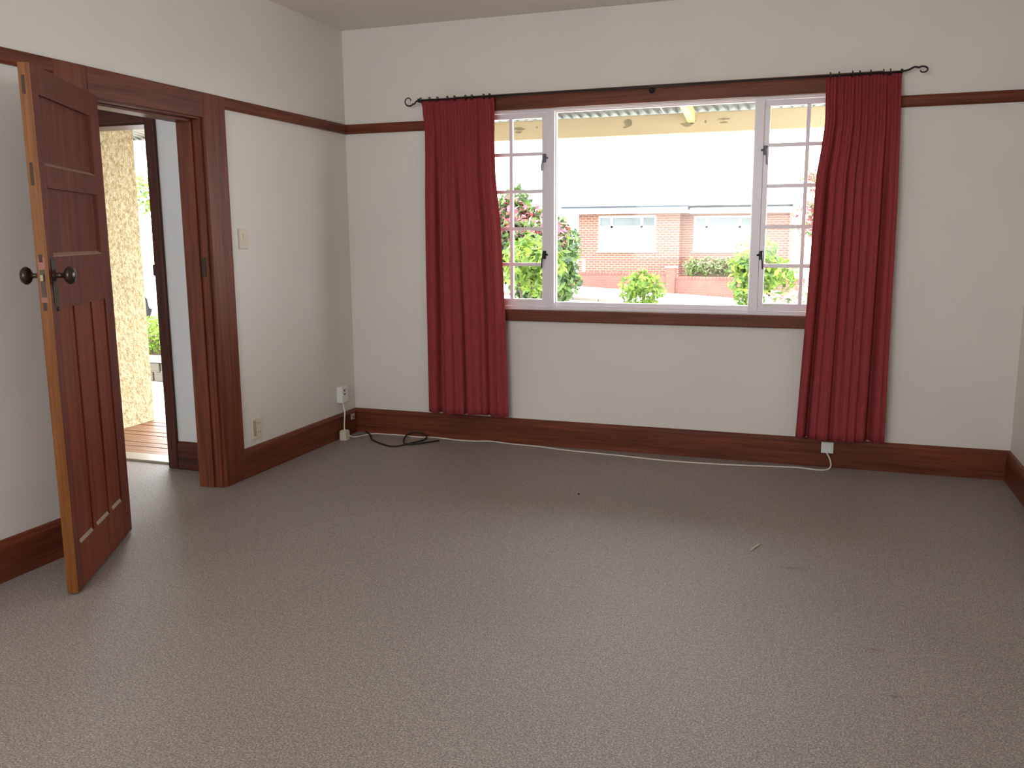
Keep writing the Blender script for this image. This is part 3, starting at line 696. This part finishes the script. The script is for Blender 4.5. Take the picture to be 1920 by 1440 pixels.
def stems(parent, x, y, z0, tops, r):
    for k, (tx, ty, tz) in enumerate(tops):
        bm = bmesh.new(); mx_, my_ = x + 0.25 * (tx - x) + 0.02, y + 0.3 * (ty - y)
        tube(bm, spline([(x + 0.02 * k, y, z0 - 0.03), (mx_ + 0.02 * k, my_, z0 + 0.4 * (tz - z0)), (tx, ty, tz)], 4), [r * (1 - 0.06 * j) for j in range(9)], 7)
        obj('stem', bm, M['bark'], parent, smooth=True)
GZ = -0.55
# shrubs in front of the window
t = thing('shrub', (-0.33, 5.0, GZ), 'lime-green leafy shrub with bare stems seen through the left casement', 'shrub', 'shrubs in the front garden')
foliage_mesh('foliage', [(-0.30, 5.0, 1.10, 0.36, 0.34, 0.24), (-0.15, 5.0, 0.98, 0.28, 0.3, 0.22), (-0.46, 5.05, 0.86, 0.24, 0.25, 0.20), (-0.15, 5.0, 0.72, 0.18, 0.2, 0.16), (-0.32, 4.95, 1.30, 0.16, 0.16, 0.12)],
             950, 0.055, [M['leaf_lime'], M['leaf_green']], [0.68, 0.32], t, 1)
stems(t, -0.33, 5.0, GZ, [(-0.50, 5.0, 0.95), (-0.33, 5.0, 1.1), (-0.16, 5.0, 0.9)], 0.022)
t = thing('shrub', (1.07, 5.0, GZ), 'small lime-green shrub in the middle of the fixed pane', 'shrub', 'shrubs in the front garden')
foliage_mesh('foliage', [(1.07, 5.0, 0.78, 0.24, 0.24, 0.16), (0.93, 5.0, 0.70, 0.15, 0.2, 0.15), (1.22, 5.0, 0.70, 0.15, 0.2, 0.15), (1.04, 5, 0.9, 0.10, 0.1, 0.09), (1.16, 5, 0.88, 0.08, 0.1, 0.08), (1.07, 5.0, 0.55, 0.18, 0.2, 0.12)],
             620, 0.045, [M['leaf_lime'], M['leaf_green']], [0.66, 0.34], t, 2)
stems(t, 1.07, 5.0, GZ, [(0.98, 5.0, 0.6), (1.08, 5.0, 0.7), (1.17, 5.0, 0.6)], 0.02)
t = thing('shrub', (2.42, 4.5, GZ), 'large bright-green shrub straddling the right mullion of the window', 'shrub', 'shrubs in the front garden')
foliage_mesh('foliage', [(2.40, 4.5, 1.10, 0.25, 0.3, 0.26), (2.33, 4.5, 0.80, 0.22, 0.3, 0.24), (2.58, 4.5, 0.92, 0.26, 0.3, 0.20), (2.28, 4.5, 1.00, 0.18, 0.25, 0.14), (2.42, 4.5, 0.5, 0.25, 0.3, 0.3)],
             1500, 0.050, [M['leaf_green'], M['leaf_lime']], [0.55, 0.45], t, 3)
stems(t, 2.42, 4.5, GZ, [(2.30, 4.5, 0.8), (2.42, 4.5, 0.95), (2.56, 4.5, 0.8)], 0.024)
t = thing('flowering_shrub', (2.74, 3.9, GZ), 'low shrub of white flowers at the foot of the right casement', 'shrub')
foliage_mesh('foliage', [(2.68, 3.9, 0.62, 0.22, 0.16, 0.18), (2.92, 3.9, 0.70, 0.2, 0.16, 0.16), (2.75, 3.9, 0.40, 0.25, 0.16, 0.2)], 500, 0.045, [M['leaf_dry'], M['petal_white']], [0.45, 0.55], t, 4)
stems(t, 2.74, 3.9, GZ, [(2.66, 3.9, 0.5), (2.82, 3.9, 0.55)], 0.015)
# far shrubs
zr = gz(-4.4, 18)
t = thing('rhododendron', (-4.4, 18, zr), 'tall dark rhododendron with pink flowers left of the brick house', 'shrub')
foliage_mesh('foliage', [(-4.6, 18, 1.1, 1.15, 1.0, 1.1), (-3.75, 18, 0.9, 0.62, 0.8, 0.95), (-5.2, 18, 1.3, 0.7, 0.8, 1.0), (-5.0, 18, 2.2, 0.5, 0.5, 0.5), (-4.2, 18, 0.1, 1.1, 0.9, 0.7)],
             6500, 0.13, [M['leaf_dark'], M['leaf_green']], [0.6, 0.4], t, 5)
foliage_mesh('flowers', [(-5.15, 17.6, 1.75, 0.75, 0.6, 0.8), (-4.4, 17.5, 1.65, 0.7, 0.6, 0.55), (-3.7, 17.5, 1.35, 0.45, 0.5, 0.45)], 650, 0.10, [M['petal_pink'], M['petal_red'], M['petal_pale']], [0.45, 0.2, 0.35], t, 6)
stems(t, -4.4, 18, zr, [(-4.9, 18, 1.2), (-4.4, 18, 1.0), (-3.9, 18, 0.9)], 0.06)
zt = -0.25
t = thing('blossom_tree', (2.75, 26.9, zt), 'pale pink blossom tree right of the brick house behind the right casement', 'tree')
foliage_mesh('foliage', [(2.70, 26.9, 2.0, 0.55, 0.4, 0.95), (3.0, 26.9, 3.1, 0.6, 0.45, 0.5), (3.2, 26.9, 1.6, 0.6, 0.45, 0.7), (2.5, 26.9, 3.15, 0.4, 0.3, 0.25)], 900, 0.11,
             [M['petal_pale'], M['leaf_green'], M['petal_red'], M['leaf_dry']], [0.45, 0.2, 0.2, 0.15], t, 7)
bm = bmesh.new(); tube(bm, spline([(2.8, 26.9, zt), (2.8, 26.9, 1.0), (2.7, 26.9, 2.4)], 4), [0.12 - 0.008 * k for k in range(9)], 8); obj('trunk', bm, M['bark'], t)
t = thing('low_hedge', (-0.75, 26.4, zt), 'low grey-green hedge behind the right part of the brick fence', 'hedge')
foliage_mesh('foliage', [(-1.3 + 0.33 * k, 26.4, 0.22, 0.30, 0.4, 0.36) for k in range(6)], 1500, 0.07, [M['leaf_dry'], M['leaf_green']], [0.7, 0.3], t, 8)
bm = bmesh.new(); box(bm, -1.4, 0.35, 26.35, 26.45, zt, 0.2); obj('stem', bm, M['bark'], t)
# seen through the front door: stone bed, hedge, another hedge, van, tree
t = thing('stone_wall', (-5.5, 4.1, GZ), 'low rough stone garden wall below the clipped hedge', 'wall')
boxes('mortar_core', [(-7.4, -4.6, 4.03, 4.25, GZ, -0.29)], M['mortar'], t)
rs = random.Random(3); z = GZ
for row in range(2):
    x = -7.4
    while x < -4.62:
        w_ = rs.uniform(0.16, 0.30); h_ = 0.125
        bm = bmesh.new(); box(bm, x + 0.01, min(x + w_, -4.6) - 0.01, 4.0 - rs.uniform(0, 0.012), 4.2, z + 0.008, z + h_)
        obj('stone', bm, M['stone'], t, bevel=0.012); x += w_
    z += 0.13
boxes('capping', [(-7.42, -4.58, 3.98, 4.27, -0.29, -0.232)], M['cap_stone'], t, 0.008)
t = thing('clipped_hedge', (-5.6, 4.55, GZ), 'vivid green clipped hedge above the stone garden wall', 'hedge')
boxes('stem', [(-7.2, -4.7, 4.52, 4.58, GZ, 0.0)], M['bark'], t)
foliage_mesh('foliage', [(-7.1 + 0.17 * k, 4.5, -0.07 + 0.01 * (k % 3), 0.16, 0.2, 0.20) for k in range(15)], 3600, 0.026, [M['leaf_hedge'], M['leaf_lime']], [0.7, 0.3], t, 9)
t = thing('clipped_hedge', (-7.9, 7.2, GZ), 'second low green hedge beyond the first, below the white van', 'hedge')
boxes('stem', [(-9.4, -6.9, 7.17, 7.23, GZ, -0.2)], M['bark'], t)
foliage_mesh('foliage', [(-9.3 + 0.25 * k, 7.2, -0.24, 0.24, 0.22, 0.26) for k in range(10)], 2000, 0.04, [M['leaf_hedge'], M['leaf_lime']], [0.5, 0.5], t, 10)
zv = gz(-11.5, 11)
t = thing('van', (-11.9, 11, zv), 'white van parked beyond the hedges, seen past the porch wall', 'van')
prof = [(-14.0, 0.32), (-14.05, 0.9), (-13.7, 1.1), (-13.1, 1.75), (-12.8, 1.92), (-10.2, 1.95), (-10.05, 1.8), (-10.0, 0.45), (-10.1, 0.30),
        (-10.75, 0.30), (-10.8, 0.52), (-11.0, 0.66), (-11.3, 0.66), (-11.5, 0.52), (-11.55, 0.30), (-12.75, 0.30), (-12.8, 0.52), (-13.0, 0.66), (-13.25, 0.66), (-13.45, 0.52), (-13.5, 0.30)]
bm = bmesh.new(); prism(bm, [(p[0], p[1] + zv) for p in prof], 1, 10.1, 11.8); obj('body', bm, M['van_paint'], t, bevel=0.03)
for x in (-11.15, -13.12):
    for y in (10.12, 11.58):
        bm = bmesh.new(); lathe(bm, [(0.0, 0), (0.16, 0.0), (0.19, 0.02), (0.30, 0.02), (0.32, 0.05), (0.32, 0.17), (0.29, 0.20), (0.0, 0.20)], 24, Matrix.Translation((x, y, zv + 0.32)) @ Matrix.Rotation(-PI / 2, 4, 'X'))
        w_ = obj('wheel', bm, M['rubber'], t, smooth=False)
boxes('side_window', [(-12.9, -11.9, 10.09, 10.105, zv + 1.25, zv + 1.72)], M['house_glass'], t)
boxes('trim_strip', [(-12.7, -11.6, 10.085, 10.105, zv + 0.62, zv + 0.67)], M['rubber'], t)
zt2 = gz(-14, 15)
t = thing('tree', (-14.6, 15, zt2), 'thin green tree crown above the white van', 'tree')
foliage_mesh('foliage', [(-14.7, 15, 2.35, 0.75, 0.6, 0.45), (-15.3, 15, 2.7, 0.6, 0.6, 0.5)], 420, 0.09, [M['leaf_lime'], M['leaf_dark']], [0.7, 0.3], t, 12)
bm = bmesh.new(); tube(bm, [(-14.8, 15, zt2), (-14.75, 15, 1.2), (-14.7, 15, 2.4)], [0.09, 0.07, 0.04], 8); obj('trunk', bm, M['bark'], t)

# ------------------------------------------------------------------ brick fence across the street
fe = thing('brick_fence', (-3.5, 25.1, fz(-3.5)), 'low red brick street fence with pillar in front of the house', 'fence')
def fence_run(x0, x1, top, cap):
    bm = bmesh.new(); box(bm, x0, x1, 25.02, 25.2, min(fz(x0), fz(x1)) - 0.2, top - 0.075); obj('core', bm, M['mortar'], fe)
    bm = bmesh.new(); z = top - 0.155; row = 0
    while z > min(fz(x0), fz(x1)) - 0.1:
        x = x0 - (0.115 if row % 2 else 0)
        while x < x1:
            a, c = max(x, x0), min(x + 0.225, x1)
            if c - a > 0.04 and z + 0.07 > fz(c) - 0.03: box(bm, a, c, 25.0, 25.03, z, z + 0.066)
            x += 0.24
        z -= 0.080; row += 1
    bk_ = obj('brick_courses', bm, M['brick_red'], fe); bk_['kind'] = 'stuff'
    bm = bmesh.new(); x = x0
    while x < x1: box(bm, x, min(x + 0.105, x1), 24.97, 25.24, top - 0.072, top); x += 0.115
    ck = obj('capping_bricks', bm, M['brick_red'], fe); ck['kind'] = 'stuff'
fence_run(-6.6, -1.93, 0.055, 1); fence_run(-1.62, 2.6, -0.085, 1)
bm = bmesh.new(); box(bm, -1.91, -1.64, 24.92, 25.24, fz(-1.8) - 0.1, 0.22); obj('pillar_core', bm, M['mortar'], fe)
bm = bmesh.new(); z = fz(-1.8) - 0.05; row = 0
while z < 0.2:
    for a, c in (((-1.93, -1.78), (-1.77, -1.62)) if row % 2 else ((-1.93, -1.70), (-1.69, -1.62))): box(bm, a, c, 24.90, 25.26, z, z + 0.066)
    z += 0.080; row += 1
pk = obj('pillar_bricks', bm, M['brick_red'], fe); pk['kind'] = 'stuff'
boxes('pillar_cap', [(-1.96, -1.59, 24.87, 25.29, 0.22, 0.27)], M['mortar'], fe)
tag(boxes('gate_post', [(-5.08, -4.97, 25.6, 25.7, -0.6, 0.47)], M['white_out'], None, 0.01), 'short white post behind the left end of the brick fence', 'post')
tag(boxes('front_yard', [(-9, 12, 25.25, 60, -1.2, zt)], M['ground']), 'raised front yard between brick fence and house', 'ground', kind=ST)

# ------------------------------------------------------------------ house across the street
ho = thing('house', (-2, 30, zt), 'red brick house with white windows and long grey gutter across the street', 'house')
boxes('bay_wall', [(-5.85, -5.07, 28.0, 28.2, zt, 2.12), (-2.85, -1.97, 28.0, 28.2, zt, 2.12), (-5.07, -2.85, 28.0, 28.2, zt, 0.74), (-5.07, -2.85, 28.0, 28.2, 2.05, 2.12),
                   (-5.85, -5.65, 28.2, 34, zt, 2.12), (-1.97 - 0.2, -1.97, 28.2, 28.75, zt, 2.12)], M['house_brick'], ho)
boxes('wall', [(-1.97, -1.53, 28.6, 28.8, zt, 2.12), (0.62, 1.92, 28.6, 28.8, zt, 2.12), (-1.53, 0.62, 28.6, 28.8, zt, 0.73), (-1.53, 0.62, 28.6, 28.8, 2.02, 2.12),
               (1.72, 1.92, 28.8, 34, zt, 2.12), (-5.85, 1.92, 33.8, 34, zt, 2.12)], M['house_brick'], ho)
def hwin(x0, x1, z0, z1, y, cuts):
    f = boxes('window_frame', [(x0, x1, y + 0.02, y + 0.12, z0, z0 + 0.07), (x0, x1, y + 0.02, y + 0.12, z1 - 0.07, z1), (x0, x0 + 0.07, y + 0.02, y + 0.12, z0 + 0.07, z1 - 0.07), (x1 - 0.07, x1, y + 0.02, y + 0.12, z0 + 0.07, z1 - 0.07)]
              + [(c - 0.05, c + 0.05, y + 0.02, y + 0.12, z0 + 0.07, z1 - 0.07) for c in cuts] + [(x0 + 0.07, x1 - 0.07, y + 0.02, y + 0.12, z1 - 0.45, z1 - 0.37)], M['white_out'], ho)
    e = [x0] + list(cuts) + [x1]
    for a, c in zip(e, e[1:]): 
        boxes('pane', [(a + 0.04, c - 0.04, y + 0.07, y + 0.09, z0 + 0.05, z1 - 0.05)], M['house_glass'], f)
        boxes('blind', [(a + 0.06, c - 0.06, y + 0.055, y + 0.068, z0 + 0.06, z1 - (0.46 if len(cuts) else 0.06))], M['white_out'], f)
    boxes('window_sill', [(x0 - 0.06, x1 + 0.06, y - 0.06, y + 0.12, z0 - 0.075, z0)], M['mortar'], ho)
hwin(-5.07, -2.85, 0.74, 2.05, 28.0, (-4.55, -3.4)); hwin(-1.53, 0.62, 0.73, 2.02, 28.6, (-1.05, 0.15))
boxes('soffit', [(-6.35, -1.62, 27.5, 34, 2.12, 2.19), (-1.62, 2.0, 28.1, 34, 2.10, 2.17)], M['white_out'], ho)
boxes('fascia', [(-6.35, -1.62, 27.48, 27.5, 2.17, 2.34), (-1.62, 2.0, 28.08, 28.1, 2.15, 2.31)], M['white_out'], ho)
boxes('gutter', [(-6.40, -1.58, 27.36, 27.48, 2.335, 2.40), (-1.58, 2.02, 27.96, 28.08, 2.315, 2.385)], M['gutter'], ho)
bm = bmesh.new(); tube(bm, [(-5.95, 27.42, 2.33), (-5.93, 27.75, 2.1), (-5.92, 27.93, 1.9), (-5.92, 27.93, zt)], 0.04, 8); obj('downpipe', bm, M['white_out'], ho)
bm = bmesh.new()
A = [bm.verts.new(p) for p in ((-6.4, 27.4, 2.40), (2.05, 27.9, 2.38), (2.05, 34.5, 2.38), (-6.4, 34.5, 2.40), (-3.2, 31, 3.9), (-1.0, 31, 3.9))]
for q in ((0, 1, 5, 4), (1, 2, 5), (2, 3, 4, 5), (3, 0, 4), (0, 3, 2, 1)): bm.faces.new([A[k] for k in q])
obj('roof', bm, M['roof_tile'], ho)
